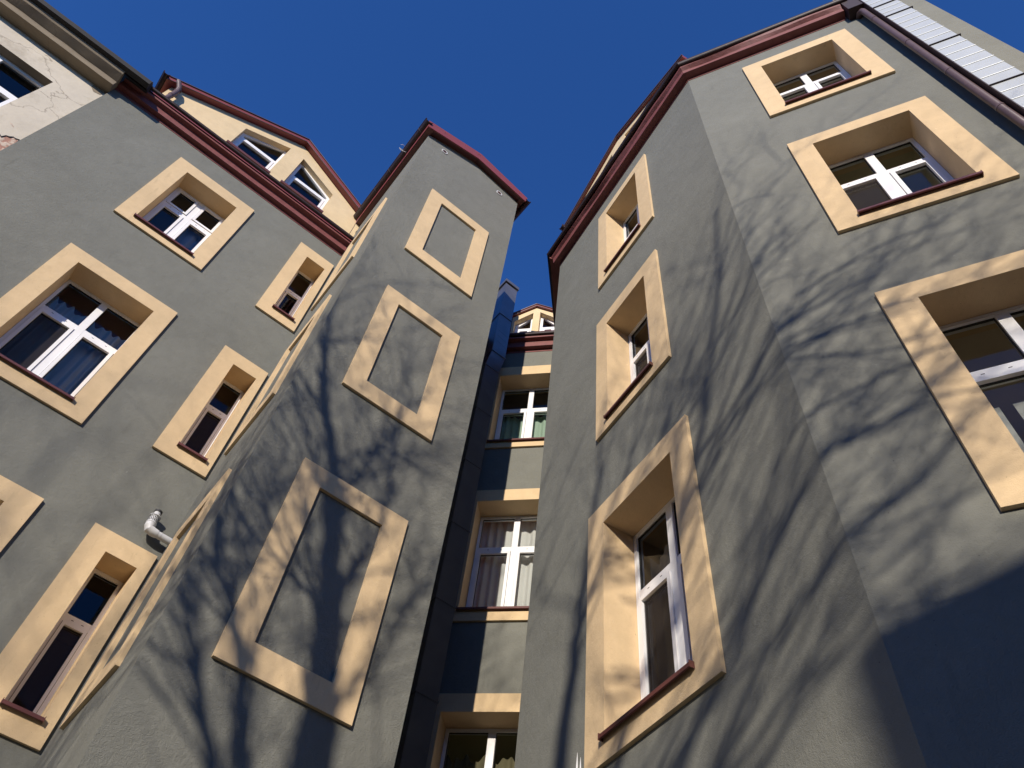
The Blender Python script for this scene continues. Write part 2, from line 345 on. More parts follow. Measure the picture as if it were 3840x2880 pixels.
for a in vt[1:2]:
    for k in (-1, 1): tube(bm, [C(a[0]-.02, a[1]-.10, om+.004), C(a[0]-.02, a[1]-.10, om-.01)], .008, 6)
for (u, z) in ((.9, 15.80), (.905, 15.74), (1.64, 16.06), (1.63, 16.0), (2.64, 15.82), (2.63, 15.78)): tube(bm, [C(u, z, om+.005), C(u, z, om-.01)], .007, 6)
tr_ = obj('roof', bm, REDM, bld, 'red sheet roof and verge boards of the tower')
bm = nbm()
for a, b in zip(vl, vl[1:]):
    quad(bm, [C(a[0], a[1]+.03, om-.02), C(b[0], b[1]+.03, om-.02), C(b[0], b[1]+.06, -.2), C(a[0], a[1]+.06, -.2)])
for u0, u1, z in ((ue0+.01, CU0+.02, 15.535), (CU1-.02, ue1-.01, 15.685)):
    quad(bm, [C(u0, z, om-.02), C(u1, z, om-.02), C(u1, z, om-.02)+BACK*5, C(u0, z, om-.02)+BACK*5])
obj('soffit', bm, SILL, tr_)
def gutter(bm, p0, p1, out, r, lip=.008, seg=10, drop=0):
    """half-round gutter from p0 to p1 opening upwards; out = horizontal outward unit vector"""
    rows = []
    for p, dz in ((p0, 0), (p1, -drop)):
        rows.append([bm.verts.new(p+out*(r*math.cos(math.pi+math.pi*k/seg))+Z*(r*math.sin(math.pi+math.pi*k/seg)+dz)) for k in range(seg+1)])
        rows.append([bm.verts.new(p+out*((r-lip)*math.cos(math.pi+math.pi*k/seg))+Z*((r-lip)*math.sin(math.pi+math.pi*k/seg)+dz)) for k in range(seg+1)])
    for a, b in ((0, 2), (1, 3)):
        for k in range(seg): bm.faces.new((rows[a][k], rows[a][k+1], rows[b][k+1], rows[b][k]))
    for k in range(seg): bm.faces.new((rows[0][k], rows[0][k+1], rows[1][k+1], rows[1][k])); bm.faces.new((rows[2][k], rows[2][k+1], rows[3][k+1], rows[3][k]))
    for i in (0, seg): bm.faces.new((rows[0][i], rows[1][i], rows[3][i], rows[2][i]))
    tube(bm, [p0+out*r, p1+out*r-Z*drop], .011, 8)
bm = nbm()
g0 = BCv - BACK*(om+.03) + B.n*.125 + Z*15.70; g1 = ABv + B.n*.125 + Z*15.70 - BACK*.02
gutter(bm, g0, g1, B.n, .072)
for k in range(5):
    p = g0.lerp(g1, .1+.2*k)
    tube(bm, [p+B.n*(.077*math.cos(math.pi+math.pi*j/10))+Z*(.077*math.sin(math.pi+math.pi*j/10)) for j in range(11)], .008, 6)
gt = obj('gutter', bm, GUT, bld, 'dark gutter along the tower flank')
bm = nbm(); p = g0.lerp(g1, .30)
tube(bm, [p+B.n*(.05+.11*math.cos(a))+Z*(.02+.10*math.sin(a))-BACK*.02*math.sin(a*2) for a in [math.pi*(.1+1.75*k/16) for k in range(17)]]+[p-B.n*.11-Z*.10], .005, 6)
obj('cable_loop', bm, WHITEM, gt)
bm = nbm(); gutter(bm, C(2.85, 15.76, om+.02), C(2.85, 15.76, om+.02)+BACK*4.8, C.t, .05); obj('gutter', bm, GUT, bld, 'dark gutter along the far eave of the tower')
# round vents
for n, (u, z) in enumerate(((1.067, 15.365), (2.297, 15.468))):
    bm = nbm()
    for r0, r1, o0, o1 in ((.062, .045, .0, .012),):
        K = 28; rr = [[bm.verts.new(C(u+r*math.cos(2*math.pi*k/K), z+r*math.sin(2*math.pi*k/K), o)) for k in range(K)] for r, o in ((r0, -.002), (r0, o1), (r1, o1), (r1, .002))]
        for a, b in zip(rr, rr[1:]):
            for k in range(K): bm.faces.new((a[k], a[(k+1) % K], b[(k+1) % K], b[k]))
    v = obj('round_vent', bm, WHITEM, bld, ('left', 'right')[n]+' round white vent high on the tower front')
    bm = nbm(); bm.faces.new([bm.verts.new(C(u+.046*math.cos(2*math.pi*k/24), z+.046*math.sin(2*math.pi*k/24), .004)) for k in range(24)])
    for k in range(-3, 4):
        h = math.sqrt(.044**2-(k*.012)**2); box(bm, C, u-h, u+h, z+k*.012-.002, z+k*.012+.002, .005, .008)
    obj('grille', bm, SILL, v)

# cornice swept round the building: profile (offset, z)
path = [A(Au0, 0), Vector((AD[0], AD[1], 0)), DE, EL, Vector((EF[0], EF[1], 0)), F(2.592, 0)]
for p in path: p.z = 0
segn = []
for a, b in zip(path, path[1:]):
    t = (b-a).normalized(); segn.append(Vector((t.y, -t.x, 0)))
if segn[0].dot(A.n) < 0: segn = [-x for x in segn]
def off(i, o):
    if i == 0: return path[0]+segn[0]*o
    if i == len(path)-1: return path[-1]+segn[-1]*o
    n1, n2 = segn[i-1], segn[i]; return path[i] + (n1+n2)*(o/(1+n1.dot(n2)))
def sweep(bm, i, prof, wob=0, a0=0., a1=1., nseg=24, cap=False):
    rows = []
    for s in range(nseg+1):
        t = a0+(a1-a0)*s/nseg; row = []
        for k, (o, z) in enumerate(prof):
            p = off(i, o).lerp(off(i+1, o), t)
            if wob and 3 < k: p = p + segn[i]*noise.noise(p*1.3+Vector((0, 0, k*3)))*wob; z = z + noise.noise(p*1.1+Vector((5, k*3, 0)))*wob*.8
            row.append(bm.verts.new(Vector((p.x, p.y, z))))
        rows.append(row)
    for a, b in zip(rows, rows[1:]):
        for k in range(len(prof)-1): bm.faces.new((a[k], a[k+1], b[k+1], b[k]))
    if cap: bm.faces.new(rows[0]); bm.faces.new(rows[-1][::-1])
CP = [(.0, ZT-.001), (.007, ZT), (.007, 14.30), (.096, 14.30), (.10, 14.445), (.188, 14.462), (.191, 14.50), (-.3, 14.50)]
labs = ['oxblood cornice of the left wing', 'oxblood cornice of the rear wing', 'oxblood cornice round the hidden return', 'oxblood cornice on the narrow right face', 'oxblood cornice on the broad right face']
for i, lb in enumerate(labs):
    e1_ = .955 if i == 4 else 1
    bm = nbm(); cp = CP if i < 3 else [(.0, ZT-.001), (.007, ZT), (.007, 14.30), (.118, 14.30), (.122, 14.43), (.165, 14.475), (.17, 14.51), (-.3, 14.51)]
    sweep(bm, i, cp, wob=.022 if i > 2 else .007, nseg=40, a1=e1_, cap=True)
    co = obj('cornice', bm, RED, bld, lb)
    # gutter with flashing and roof sheet behind
    bm = nbm(); r = (.034, .034, .034, .040, .046)[i]; oc = (.236, .195, .20, .205, .178)[i]; zc = (14.565, 14.565, 14.565, 14.57, 14.575)[i]
    gp = [(oc-r*math.cos(math.pi*k/10), zc-r*math.sin(math.pi*k/10)) for k in range(11)]
    sweep(bm, i, gp+[(oc+r+.006, zc+.006), (oc+r-.006, zc+.004)]+[(oc-(r-.01)*math.cos(math.pi*k/10), zc-(r-.01)*math.sin(math.pi*k/10)) for k in range(10, -1, -1)], nseg=8, cap=True)
    obj('gutter', bm, GUT, bld, lb.replace('oxblood cornice', 'dark gutter'))
    bm = nbm(); sweep(bm, i, [(.185, 14.555), (.185, 14.60), (-3.6, 17.0), (-3.6, 16.9), (.15, 14.515)], nseg=6, cap=True)
    obj('roof', bm, REDM, bld, lb.replace('oxblood cornice', 'red sheet roof'))

# ------------------------------------------------------------------ windows
def curtain_bm(P, kind, u0, u1, z0, z1, o):
    bm = nbm()
    if kind == 'strips':
        u = u0
        while u < u1:
            quad(bm, [P(u, z0, o), P(min(u+.16, u1), z0, o), P(min(u+.16, u1), z1, o), P(u, z1, o)]); u += .24
        return bm
    nu, nz = 72, 8
    for i in range(nu):
        for j in range(nz):
            def pt(a, b):
                t = a/nu; u = u0+(u1-u0)*t; z = z0+(z1-z0)*b/nz
                amp = .017*(1+.5*math.sin(t*9)); oo = o + amp*math.sin(t*(u1-u0)*52+1.3*math.sin(t*7)) + .02*math.sin(t*17)
                top = (.035*math.sin(t*(u1-u0)*26+2)+.02*math.sin(t*(u1-u0)*61) if b == nz and kind != 'green' else 0)
                return P(u, z+top, oo)
            quad(bm, [pt(i, j), pt(i+1, j), pt(i+1, j+1), pt(i, j+1)])
    bmesh.ops.remove_doubles(bm, verts=bm.verts, dist=1e-5)
    return bm
def window_core(P, iu, iz, mul, tr, lab, depth=.30, sash_up=False, drains=True):
    """white frame with casements; returns the window object"""
    bm = nbm(); o1 = -depth; o0 = o1-.07; fwid = .038
    (u0, u1), (z0, z1) = iu, iz
    annulus(bm, P, (u0, u1), (z0, z1), (u0+fwid, u1-fwid), (z0+fwid, z1-fwid), o0, o1)
    mw = .088; tw = .084
    cols = [(u0+fwid, u1-fwid)] if mul is None else [(u0+fwid, mul-mw/2), (mul+mw/2, u1-fwid)]
    if mul is not None: box(bm, P, mul-mw/2, mul+mw/2, z0+fwid+.001, z1-fwid-.001, o0+.004, o1-.002)
    for c in cols: box(bm, P, c[0]-.001, c[1]+.001, tr-tw/2, tr+tw/2, o0+.006, o1-.004)
    panes = []
    rows = [(z0+fwid, tr-tw/2, True), (tr+tw/2, z1-fwid, sash_up)]
    gk = nbm()
    for c in cols:
        for a, b, sash in rows:
            if sash:
                g = .005; sw = .030 if mul is None else .040
                annulus(bm, P, (c[0]+g, c[1]-g), (a+g, b-g), (c[0]+g+sw, c[1]-g-sw), (a+g+sw, b-g-sw), o0+.01, o1+.012)
                annulus(gk, P, (c[0]-.002, c[1]+.002), (a-.002, b+.002), (c[0]+g+.003, c[1]-g-.003), (a+g+.003, b-g-.003), o1-.02, o1-.008)
                ii = (c[0]+g+sw, c[1]-g-sw, a+g+sw, b-g-sw)
            else: ii = (c[0], c[1], a, b)
            annulus(gk, P, (ii[0]-.002, ii[1]+.002), (ii[2]-.002, ii[3]+.002), (ii[0]+.006, ii[1]-.006), (ii[2]+.006, ii[3]-.006), o0+.03, o0+.048)
            panes.append(ii)
    if drains:
        for c in cols:
            for f_ in (.3, .7):
                uu = c[0]+(c[1]-c[0])*f_; box(gk, P, uu-.012, uu+.012, tr-.008, tr-.002, o1-.012, o1-.0025)
    wo = obj('window', bm, PVC, bld, lab, bevel=.004)
    obj('gasket', gk, GASK, wo)
    bm = nbm()
    for a in panes:
        quad(bm, [P(a[0], a[2], o0+.035), P(a[1], a[2], o0+.035), P(a[1], a[3], o0+.035), P(a[0], a[3], o0+.035)])
    obj('pane', bm, GLASS, wo)
    return wo, panes
def room_bm(P, u0, u1, z0, z1, o, dep=1.7):
    bm = nbm(); box(bm, P, u0, u1, z0, z1, o-dep, o, skip='f'); return bm
for d in W:
    P = d['P']; (u0, u1), (z0, z1) = d['iu'], d['iz']; dp = d['depth']
    wo, panes = window_core(P, (u0+.004, u1-.004), (z0+.01, z1-.004), d['mul'], d['tr'], 'white-framed '+d['lab'], .262 if P is F else .288, d['sash_up'])
    # surround: raised band, reveals back to the frame
    bm = nbm(); annulus(bm, P, d['ou'], d['oz'], (u0, u1), (z0, z1), -TH-.03, PR)
    obj('surround', bm, CREAM, wo, bevel=.012)
    # sheet-metal sill
    bm = nbm(); s0, s1 = u0-.012, u1+.012; zb = z0
    pf = [(-.255, zb+.03), (.066, zb-.004), (.074, zb-.008), (.076, zb-.040), (.066, zb-.046), (.063, zb-.040), (.062, zb-.018), (.05, zb-.014), (-.255, zb+.012)]
    for a, b in zip(pf, pf[1:]+pf[:1]):
        inn_ = lambda o, e: (u0+.003 if e == 0 else u1-.003) if o < PR+.001 else (s0 if e == 0 else s1)
        quad(bm, [P(inn_(a[0], 0), a[1], a[0]), P(inn_(a[0], 1), a[1], a[0]), P(inn_(b[0], 1), b[1], b[0]), P(inn_(b[0], 0), b[1], b[0])])
    for e in (0, 1): bm.faces.new([bm.verts.new(P((u0+.003, u1-.003)[e] if o < PR+.001 else (s0, s1)[e], z, o)) for o, z in pf])
    for e in (s0, s1): box(bm, P, e-.003, e+.003, zb-.046, zb+.004, PR+.002, .077)
    obj('sill', bm, SILL, wo)
    rm = obj('room', room_bm(P, u0-.12, u1+.12, z0-.5, z1+.16, -TH-.012), ROOM[d['room']], wo)
    if d['curtain']:
        k, a, b, c, e = d['curtain']
        obj('curtain', curtain_bm(P, k, a, b, c, e, -TH-.06), CURT['grey' if k == 'strips' else k], wo)
    if d['screen']:
        bm = nbm()
        for k in d['screen']:
            a = panes[k]; q0 = -(.262 if P is F else .288)-.014
            quad(bm, [P(a[0], a[2], q0), P(a[1], a[2], q0), P(a[1], a[3], q0), P(a[0], a[3], q0)])
        obj('insect_screen', bm, NET, wo)

# ------------------------------------------------------------------ dormers
def dormer(P, ul, ur, zel, zer, ua, za, wins, lab, win_tr, depth=4, vh=.15, vo=.12):
    """gabled lucarne flush with the wall: eaves at (ul, zel), (ur, zer); apex (ua, za); wins = polygons of openings"""
    base = 14.40
    bm = nbm(); outline = [(ul, base), (ur, base), (ur, zer), (ua, za), (ul, zel)]
    # front face with holes: triangulate with bmesh
    ov = [bm.verts.new(P(u, z, .01)) for u, z in outline]; eds = [bm.edges.new((ov[i], ov[(i+1) % len(ov)])) for i in range(len(ov))]
    for w_ in wins:
        hv = [bm.verts.new(P(u, z, .01)) for u, z in w_]; eds += [bm.edges.new((hv[i], hv[(i+1) % len(hv)])) for i in range(len(hv))]
        hb = [bm.verts.new(P(u, z, -.16)) for u, z in w_]
        for i in range(len(hv)): bm.faces.new((hv[i], hv[(i+1) % len(hv)], hb[(i+1) % len(hv)], hb[i]))
    bmesh.ops.triangle_fill(bm, use_beauty=True, use_dissolve=False, edges=eds)
    for u, z in ((ul, zel), (ur, zer)):
        quad(bm, [P(u, base, .01), P(u, z, .01), P(u, z, -depth), P(u, base, -depth)])
    dm = obj('dormer', bm, CREAMD, bld, lab)
    # roof with overhanging verge
    sl = (za-zel)/(ua-ul); sr = (za-zer)/(ur-ua); ov_ = .10
    bm = nbm(); ql = (ul-ov_*1.2, zel-sl*ov_*1.2); qr = (ur+ov_*1.2, zer-sr*ov_*1.2)
    lo = [(ql[0], ql[1]+.02), (ua, za+.02), (qr[0], qr[1]+.02)]; hi = [(ql[0]-.01, ql[1]+vh), (ua, za+vh+.005), (qr[0]+.01, qr[1]+vh)]
    for (a, b), (c, d) in zip(zip(lo, lo[1:]), zip(hi, hi[1:])):
        quad(bm, [P(*a, vo), P(*b, vo), P(*d, vo), P(*c, vo)]); quad(bm, [P(*c, vo), P(*d, vo), P(*d, -depth), P(*c, -depth)])
        quad(bm, [P(*a, vo), P(*b, vo), P(*b, -depth), P(*a, -depth)])
    for a, c in ((lo[0], hi[0]), (lo[2], hi[2])): quad(bm, [P(*a, vo), P(*c, vo), P(*c, -depth), P(*a, -depth)])
    bmesh.ops.remove_doubles(bm, verts=bm.verts, dist=1e-5)
    ro = obj('roof', bm, REDM, dm)
    bm = nbm()          # drip edge along the verge
    for a, b in zip(hi, hi[1:]): tube(bm, [P(*a, vo+.01), P(*b, vo+.01)], .012, 6)
    for a, b in zip(lo, lo[1:]): tube(bm, [P(*a, vo+.006), P(*b, vo+.006)], .009, 6)
    obj('verge_trim', bm, PIPE, dm)
    bm = nbm(); gutter(bm, P(ql[0]-.05, ql[1]+.10, vo+.06), P(ql[0]-.05, ql[1]+.10, -depth+.5), -P.t, .058); obj('gutter', bm, GUT, dm)
    for w_ in wins:
        cu_ = sum(p[0] for p in w_)/4; cz_ = sum(p[1] for p in w_)/4
        sh = lambda p, k, oo: P(p[0]+(k if p[0] < cu_ else -k), p[1]+(k*1.0 if p[1] < cz_ else -k*1.1), oo)
        bm = nbm(); o0, o1 = -.155, -.10
        fr = [[bm.verts.new(sh(p, k, o)) for p in w_] for k, o in ((0.002, o0), (0.002, o1), (.055, o1), (.055, o0))]
        for a, b in zip(fr, fr[1:]+fr[:1]):
            for i in range(4): bm.faces.new((a[i], a[(i+1) % 4], b[(i+1) % 4], b[i]))
        a_, b_ = min(p[0] for p in w_)+.055, max(p[0] for p in w_)-.055
        box(bm, P, a_, b_, win_tr-.03, win_tr+.035, o0+.004, o1-.003)
        zb = min(p[1] for p in w_)+.055
        annulus(bm, P, (a_+.004, b_-.004), (zb+.004, win_tr-.036), (a_+.05, b_-.05), (zb+.05, win_tr-.08), o0+.01, o1+.01)
        wo = obj('window', bm, PVC, bld, 'white dormer window with a sloping head', bevel=.003)
        bm = nbm(); bm.faces.new([bm.verts.new(sh(p, .05, o0+.02)) for p in w_]); obj('pane', bm, GLASS, wo)
        us = [p[0] for p in w_]; zs = [p[1] for p in w_]
        obj('room', room_bm(P, min(us)-.15, max(us)+.15, min(zs)-.3, max(zs)+.1 if False else max(zs)+.02, -.20, 1.2), ROOM['dark'], wo)
        bm = nbm(); box(bm, P, min(us)-.04, max(us)+.04, min(zs)-.05, min(zs)+.012, -.09, .07); obj('sill', bm, SILL, wo)
    return dm
AuT = A.u(AB)
dA = dormer(A, -3.18, 1.33, 15.42, 15.42, -.925, 16.78, [[(-1.876, 15.02), (-1.075, 15.02), (-1.075, 16.36), (-1.876, 15.90)], [(-.775, 15.03), (.05, 15.03), (.05, 15.885), (-.775, 16.345)]], 'wide cream gabled dormer above the left wing cornice', 15.73)
dormer(D, -2.34, -1.40, 15.57, 15.57, -1.87, 15.90, [[(-2.29, 14.86), (-1.925, 14.86), (-1.925, 15.71), (-2.29, 15.42)], [(-1.785, 14.86), (-1.44, 14.86), (-1.44, 15.42), (-1.785, 15.72)]], 'small cream gabled dormer above the rear wing', 15.26, vh=.09, vo=.05)
dormer(E, -5.35, -2.0, 15.58, 15.40, -3.72, 16.19, [[(-4.55, 14.9), (-3.95, 14.9), (-3.95, 15.90), (-4.55, 15.68)], [(-3.55, 14.9), (-2.85, 14.9), (-2.85, 15.60), (-3.55, 15.93)]], 'low cream gabled dormer above the right wing', 15.3, vh=.10, vo=.05)
# downpipe and hopper at the left dormer's corner, with its shadow on the cream wall
bm = nbm(); tube(bm, [A(-3.14, 15.46, .17), A(-3.10, 15.40, .165), A(-3.045, 15.31, .14), A(-3.03, 15.22, .12), A(-3.03, 14.55, .12)], .044, 14)
for z in (15.28, 14.98, 14.72): tube(bm, [A(-3.03, z-.012, .12), A(-3.03, z+.012, .12)], .051, 14)
obj('downpipe', bm, PIPE, dA)
bm = nbm(); box(bm, A, -3.10, -3.04, 15.24, 15.40, .0, .10); obj('eave_bracket', bm, GUT, dA)
# earth wire in the corner between the left wing and the tower
bm = nbm(); c0 = ABv + A.n*.12 + B.n*.10
tube(bm, [c0+Z*(15.66-.12*k)+A.n*(.02*math.sin(k*1.7)) for k in range(10)], .006, 6); obj('wire', bm, PIPE, bld, 'loose thin wire in the corner by the tower')

# ------------------------------------------------------------------ ducts, pipes, flue
o_ = -1.5; ua, ub = 3.555, 3.84
duct = empty('ventilation_duct', C(3.7, 0, o_-.15), 'square dark metal ventilation duct standing in the shaded gap behind the tower', 'duct')
bm = nbm()
def dbox(z0, z1, a0, b0, a1, b1, ex=0):
    v = []
    for z, a, b in ((z0, a0, b0), (z1, a1, b1)):
        for u, o in ((a-ex, o_+ex), (b+ex, o_+ex), (b+ex, o_-.28-ex), (a-ex, o_-.28-ex)): v.append(bm.verts.new(C(u, z, o)))
    for i in range(4): bm.faces.new((v[i], v[(i+1) % 4], v[4+(i+1) % 4], v[4+i]))
    return v
dbox(0, 12.765, ua, ub, ua, ub); dbox(12.765, 13.285, ua, ub, 3.627, 3.912); v = dbox(13.285, 15.80, 3.627, 3.912, 3.627, 3.912)
for z0, z1, a, b in ((9.3, 9.31, ua, ub),):
    pass
obj('shaft', bm, STEEL, duct)
for z in (2.7, 3.98, 5.25, 6.51, 7.765, 9.02, 10.28, 11.545, 12.765):
    bm = nbm(); v = dbox(z-.010, z+.010, ua, ub, ua, ub, .010); bm.faces.new(v[:4]); bm.faces.new(v[4:]); obj('flange', bm, STEEL, duct)
for z in (13.285, 14.58):
    bm = nbm(); v = dbox(z-.010, z+.010, 3.627, 3.912, 3.627, 3.912, .012); bm.faces.new(v[:4]); bm.faces.new(v[4:]); obj('flange', bm, STEEL, duct)
for k, z in enumerate((11.95, 12.15, 12.32, 13.62, 13.80, 13.98)):       # stiffening creases
    a = ua if z < 12.7 else 3.627
    bm = nbm(); q = [C(a+.05, z+.03, o_+.001), C(a+.25, z-.02, o_+.001), C(a+.25, z-.015, o_+.003), C(a+.05, z+.034, o_+.003)]
    quad(bm, q); obj('crease', bm, STEEL, duct)
bm = nbm(); v = dbox(15.84, 15.93, 3.627, 3.912, 3.627, 3.912, .025); bm.faces.new(v[:4]); bm.faces.new(v[4:]); obj('cap', bm, STEEL, duct)
bm = nbm()
for z in (3, 6, 9, 12): box(bm, C, 3.70, 3.76, z-.02, z+.02, -2.30, o_-.27)
obj('bracket', bm, GUT, duct)

bm = nbm(); box(bm, F, 2.50, 2.70, 14.10, 14.55, .001, .17); obj('eave_shade_box', bm, GUT, bld, 'dark gutter end box standing in for eave shadow above the downpipe')  # dark box fills the deep eave shadow at the gutter end
# neighbouring building at the right, metal-clad chimney, downpipe
nb = empty('neighbouring_building', F(3.0, 0, -1), 'taller beige-grey rendered building at the top right corner', 'building')
bm = nbm(); fl_, fr_ = F(2.594, 0, -.004), F(3.372, 0, -.004); bl_ = fl_+fl_.normalized()*5+F.t*.25; br_ = fr_+fr_.normalized()*5-F.t*.05
for a, b in ((fl_, fr_), (fr_, br_), (br_, bl_), (bl_, fl_)): quad(bm, [a, b, b+Z*22, a+Z*22])
quad(bm, [p+Z*22 for p in (fl_, fr_, br_, bl_)]); obj('wall', bm, BEIGE, nb)
bm = nbm(); [quad(bm, [p+Z*z for p in (fl_, fr_, br_, bl_)]) for z in (22.01, 22.2)]; [quad(bm, [a+Z*22.01, b+Z*22.01, b+Z*22.2, a+Z*22.2]) for a, b in ((fl_, fr_), (fr_, br_), (br_, bl_), (bl_, fl_))]; obj('roof', bm, ASPH, nb)
ch = empty('chimney', F(2.86, 0, .09), 'chimney shaft clad in pale ribbed sheet metal beside the brown downpipe', 'chimney')
js = [8.06, 9.71, 11.385, 13.03, 13.62, 15.2, 16.8]
segs = [0]+js+[17.6]
for a, b in zip(segs, segs[1:]):
    bm = nbm(); box(bm, F, 2.71, 3.005, a, b-.014, .0, .18, skip='b')
    nr = max(1, round((b-a)/.235))
    for k in range(1, nr):
        z = a+(b-a)*k/nr
        tube(bm, [F(2.709, z, .18), F(3.006, z, .18)], .007, 8)
    obj('cladding_panel', bm, CLAD, ch)
for z in js:
    bm = nbm(); box(bm, F, 2.70, 3.025, z-.011, z-.002, .0, .196, skip='b'); obj('flashing', bm, GUT, ch)
bm = nbm(); box(bm, F, 2.698, 2.708, 0, 17.6, .002, .183); obj('side_shade_sheet', bm, GUT, ch)  # dark sheet over the left side, its shade put in as colour
bm = nbm(); up_ = 2.640; op = .115
tube(bm, [F(up_, 0, op), F(up_, 13.90, op), F(up_-.004, 13.98, op-.012), F(up_-.02, 14.05, op-.05), F(up_-.03, 14.09, -.01)], .040, 18)
dpz = tag(obj('downpipe', bm, PIPE, None, smooth=True), 'round brown downpipe running up beside the pale metal chimney', 'pipe')
for z in (13.35, 11.95, 10.6, 9.3, 7.8, 6.5, 5, 3.4):
    bm = nbm(); tube(bm, [F(up_, z-.018, op), F(up_, z+.018, op)], .0440, 18); obj('pipe_clamp', bm, PIPE, dpz)

# gas flue terminal
fl = empty('flue_terminal', A(.64, 7.17, 0), 'white plastic flue terminal bending upwards beside the tower, above the lowest narrow window', 'vent')
zz = 7.20; fo = .10; fu = .515
bm = nbm(); tube(bm, [A(.79, zz, fo), A(.60, zz, fo)], .039, 24); tube(bm, [A(.665, zz, fo), A(.655, zz, fo)], .042, 24)
obj('pipe', bm, WHITEM, fl)
bm = nbm(); tube(bm, [A(.625, zz, fo), A(.60, zz, fo), A(.575, zz+.002, fo), A(fu+.012, zz+.012, fo), A(fu, zz+.045, fo), A(fu, zz+.085, fo)], [.045, .047, .049, .052, .053, .053], 24); tube(bm, [A(fu, zz+.078, fo), A(fu, zz+.086, fo)], .057, 24)
obj('elbow', bm, WHITEM, fl)
bm = nbm(); tube(bm, [A(fu, zz+.085, fo), A(fu, zz+.175, fo)], .052, 28); ba = obj('basket', bm, WHITEM, fl)
bm = nbm(); ce = A(fu, 0, fo)
for r in range(2):
    for k in range(18):
        a0 = 2*math.pi*(k+.5*r)/18; z0 = zz+.098+r*.036
        d0 = A.t*math.cos(a0)+A.n*math.sin(a0); d1 = A.t*math.cos(a0+.17)+A.n*math.sin(a0+.17); e0 = A.t*math.cos(a0+.07)+A.n*math.sin(a0+.07); e9 = A.t*math.cos(a0+.24)+A.n*math.sin(a0+.24)
        b0 = Vector((ce.x, ce.y, 0)); quad(bm, [b0+d0*.0532+Z*z0, b0+d1*.0532+Z*z0, b0+e9*.0532+Z*(z0+.030), b0+e0*.0532+Z*(z0+.030)])
obj('slots', bm, GRILLE, ba)
bm = nbm(); tube(bm, [A(fu, zz+.172, fo), A(fu, zz+.18, fo)], .062, 28); tube(bm, [A(fu, zz+.18, fo), A(fu, zz+.245, fo)], .036, 20); obj('neck', bm, WHITEM, fl)
bm = nbm(); tube(bm, [A(fu, zz+.238, fo), A(fu, zz+.262, fo)], .043, 24); cp_ = obj('cap', bm, GRILLE, fl)
bm = nbm()
for r in (.012, .023, .034): tube(bm, [Vector((ce.x, ce.y, zz+.237))+(A.t*math.cos(a)+A.n*math.sin(a))*r for a in [2*math.pi*k/20 for k in range(21)]], .0022, 5, caps=False)
obj('grille_ring', bm, PIPE, cp_)

# two white rods standing against the right wing near the bottom edge
rods = empty('white_rods', E(-4.56, 3.2, .05), 'pair of thin white pointed rods at the bottom edge beside the tall low window', 'rod')
for u, z in ((-4.60, 4.775), (-4.555, 4.72)):
    bm = nbm(); tube(bm, [E(u, 3.2, .03), E(u, z-.22, .03), E(u, z-.1, .03), E(u, z, .03)], [.012, .012, .008, .001], 8); obj('rod', bm, WHITEM, rods)
bm = nbm(); box(bm, E, -4.66, -4.50, 3.3, 3.36, -.005, .045); obj('clip', bm, WHITEM, rods)

# ------------------------------------------------------------------ old plastered building at the left
ob = empty('old_plastered_building', A(-6, 0, -1), 'old cream plastered building with cracked stained plaster and a deep grimy cornice darkened by painted shade', 'building')
G = Pl(147.613, 7.56)
ZG = 14.07
wh = [(-5.62, -4.165, 11.6, 13.42)]
wall(G, -11, -3.622, 0, ZG, wh, PLAST, parent=ob, label='cracked cream plaster wall')
bm = nbm()
h = wh[0]
for pts in ([(h[0], h[2]), (h[1], h[2])], [(h[1], h[2]), (h[1], h[3])], [(h[1], h[3]), (h[0], h[3])], [(h[0], h[3]), (h[0], h[2])]):
    (a, b), (c, d) = pts; quad(bm, [G(a, b, 0), G(c, d, 0), G(c, d, -.30), G(a, b, -.30)])
obj('reveal', bm, PLAST_SHADED, ob)
bm = nbm(); annulus(bm, G, (h[0], h[1]), (h[2], h[3]), (h[0]+.07, h[1]-.07), (h[2]+.07, h[3]-.07), -.22, -.15)
box(bm, G, h[0]+.07, h[1]-.07, 12.66, 12.75, -.21, -.153); box(bm, G, -4.93, -4.85, 11.67, 13.35, -.212, -.156)
annulus(bm, G, (-4.845, h[1]-.075), (11.68, 12.655), (-4.795, h[1]-.125), (11.73, 12.605), -.20, -.14)
ow = obj('window', bm, PVC, ob, 'white window frame of the old building', bevel=.004)
bm = nbm(); quad(bm, [G(h[0]+.06, h[2]+.06, -.19), G(h[1]-.06, h[2]+.06, -.19), G(h[1]-.06, h[3]-.06, -.19), G(h[0]+.06, h[3]-.06, -.19)]); obj('pane', bm, GLASS, ow)
obj('room', room_bm(G, h[0]-.1, h[1]+.1, h[2]-.3, h[3]+.1, -.32), ROOM['dark'], ow)
def sweepG(bm, prof, u0, u1, nseg=140, wob=.006):
    rows = []
    for s in range(nseg+1):
        u = u0+(u1-u0)*s/nseg; rows.append([bm.verts.new(G(u, z+noise.noise(Vector((u*3, k*2, 1)))*wob, o+noise.noise(Vector((u*3, k*2, 7)))*wob)) for k, (o, z) in enumerate(prof)])
    for a, b in zip(rows, rows[1:]):
        for k in range(len(prof)-1): bm.faces.new((a[k], a[k+1], b[k+1], b[k]))
    bm.faces.new(rows[-1]); bm.faces.new(rows[0][::-1])
bm = nbm(); sweepG(bm, [(-.02, ZG-.005), (.205, ZG), (.208, 14.16), (.215, 14.19), (.225, 14.195), (.35, 14.27), (.38, 14.33), (-.3, 14.33)], -11, -3.625); obj('cornice', bm, PLAST_SHADED, ob, 'deep grimy plaster cornice with underside shade in its colour')
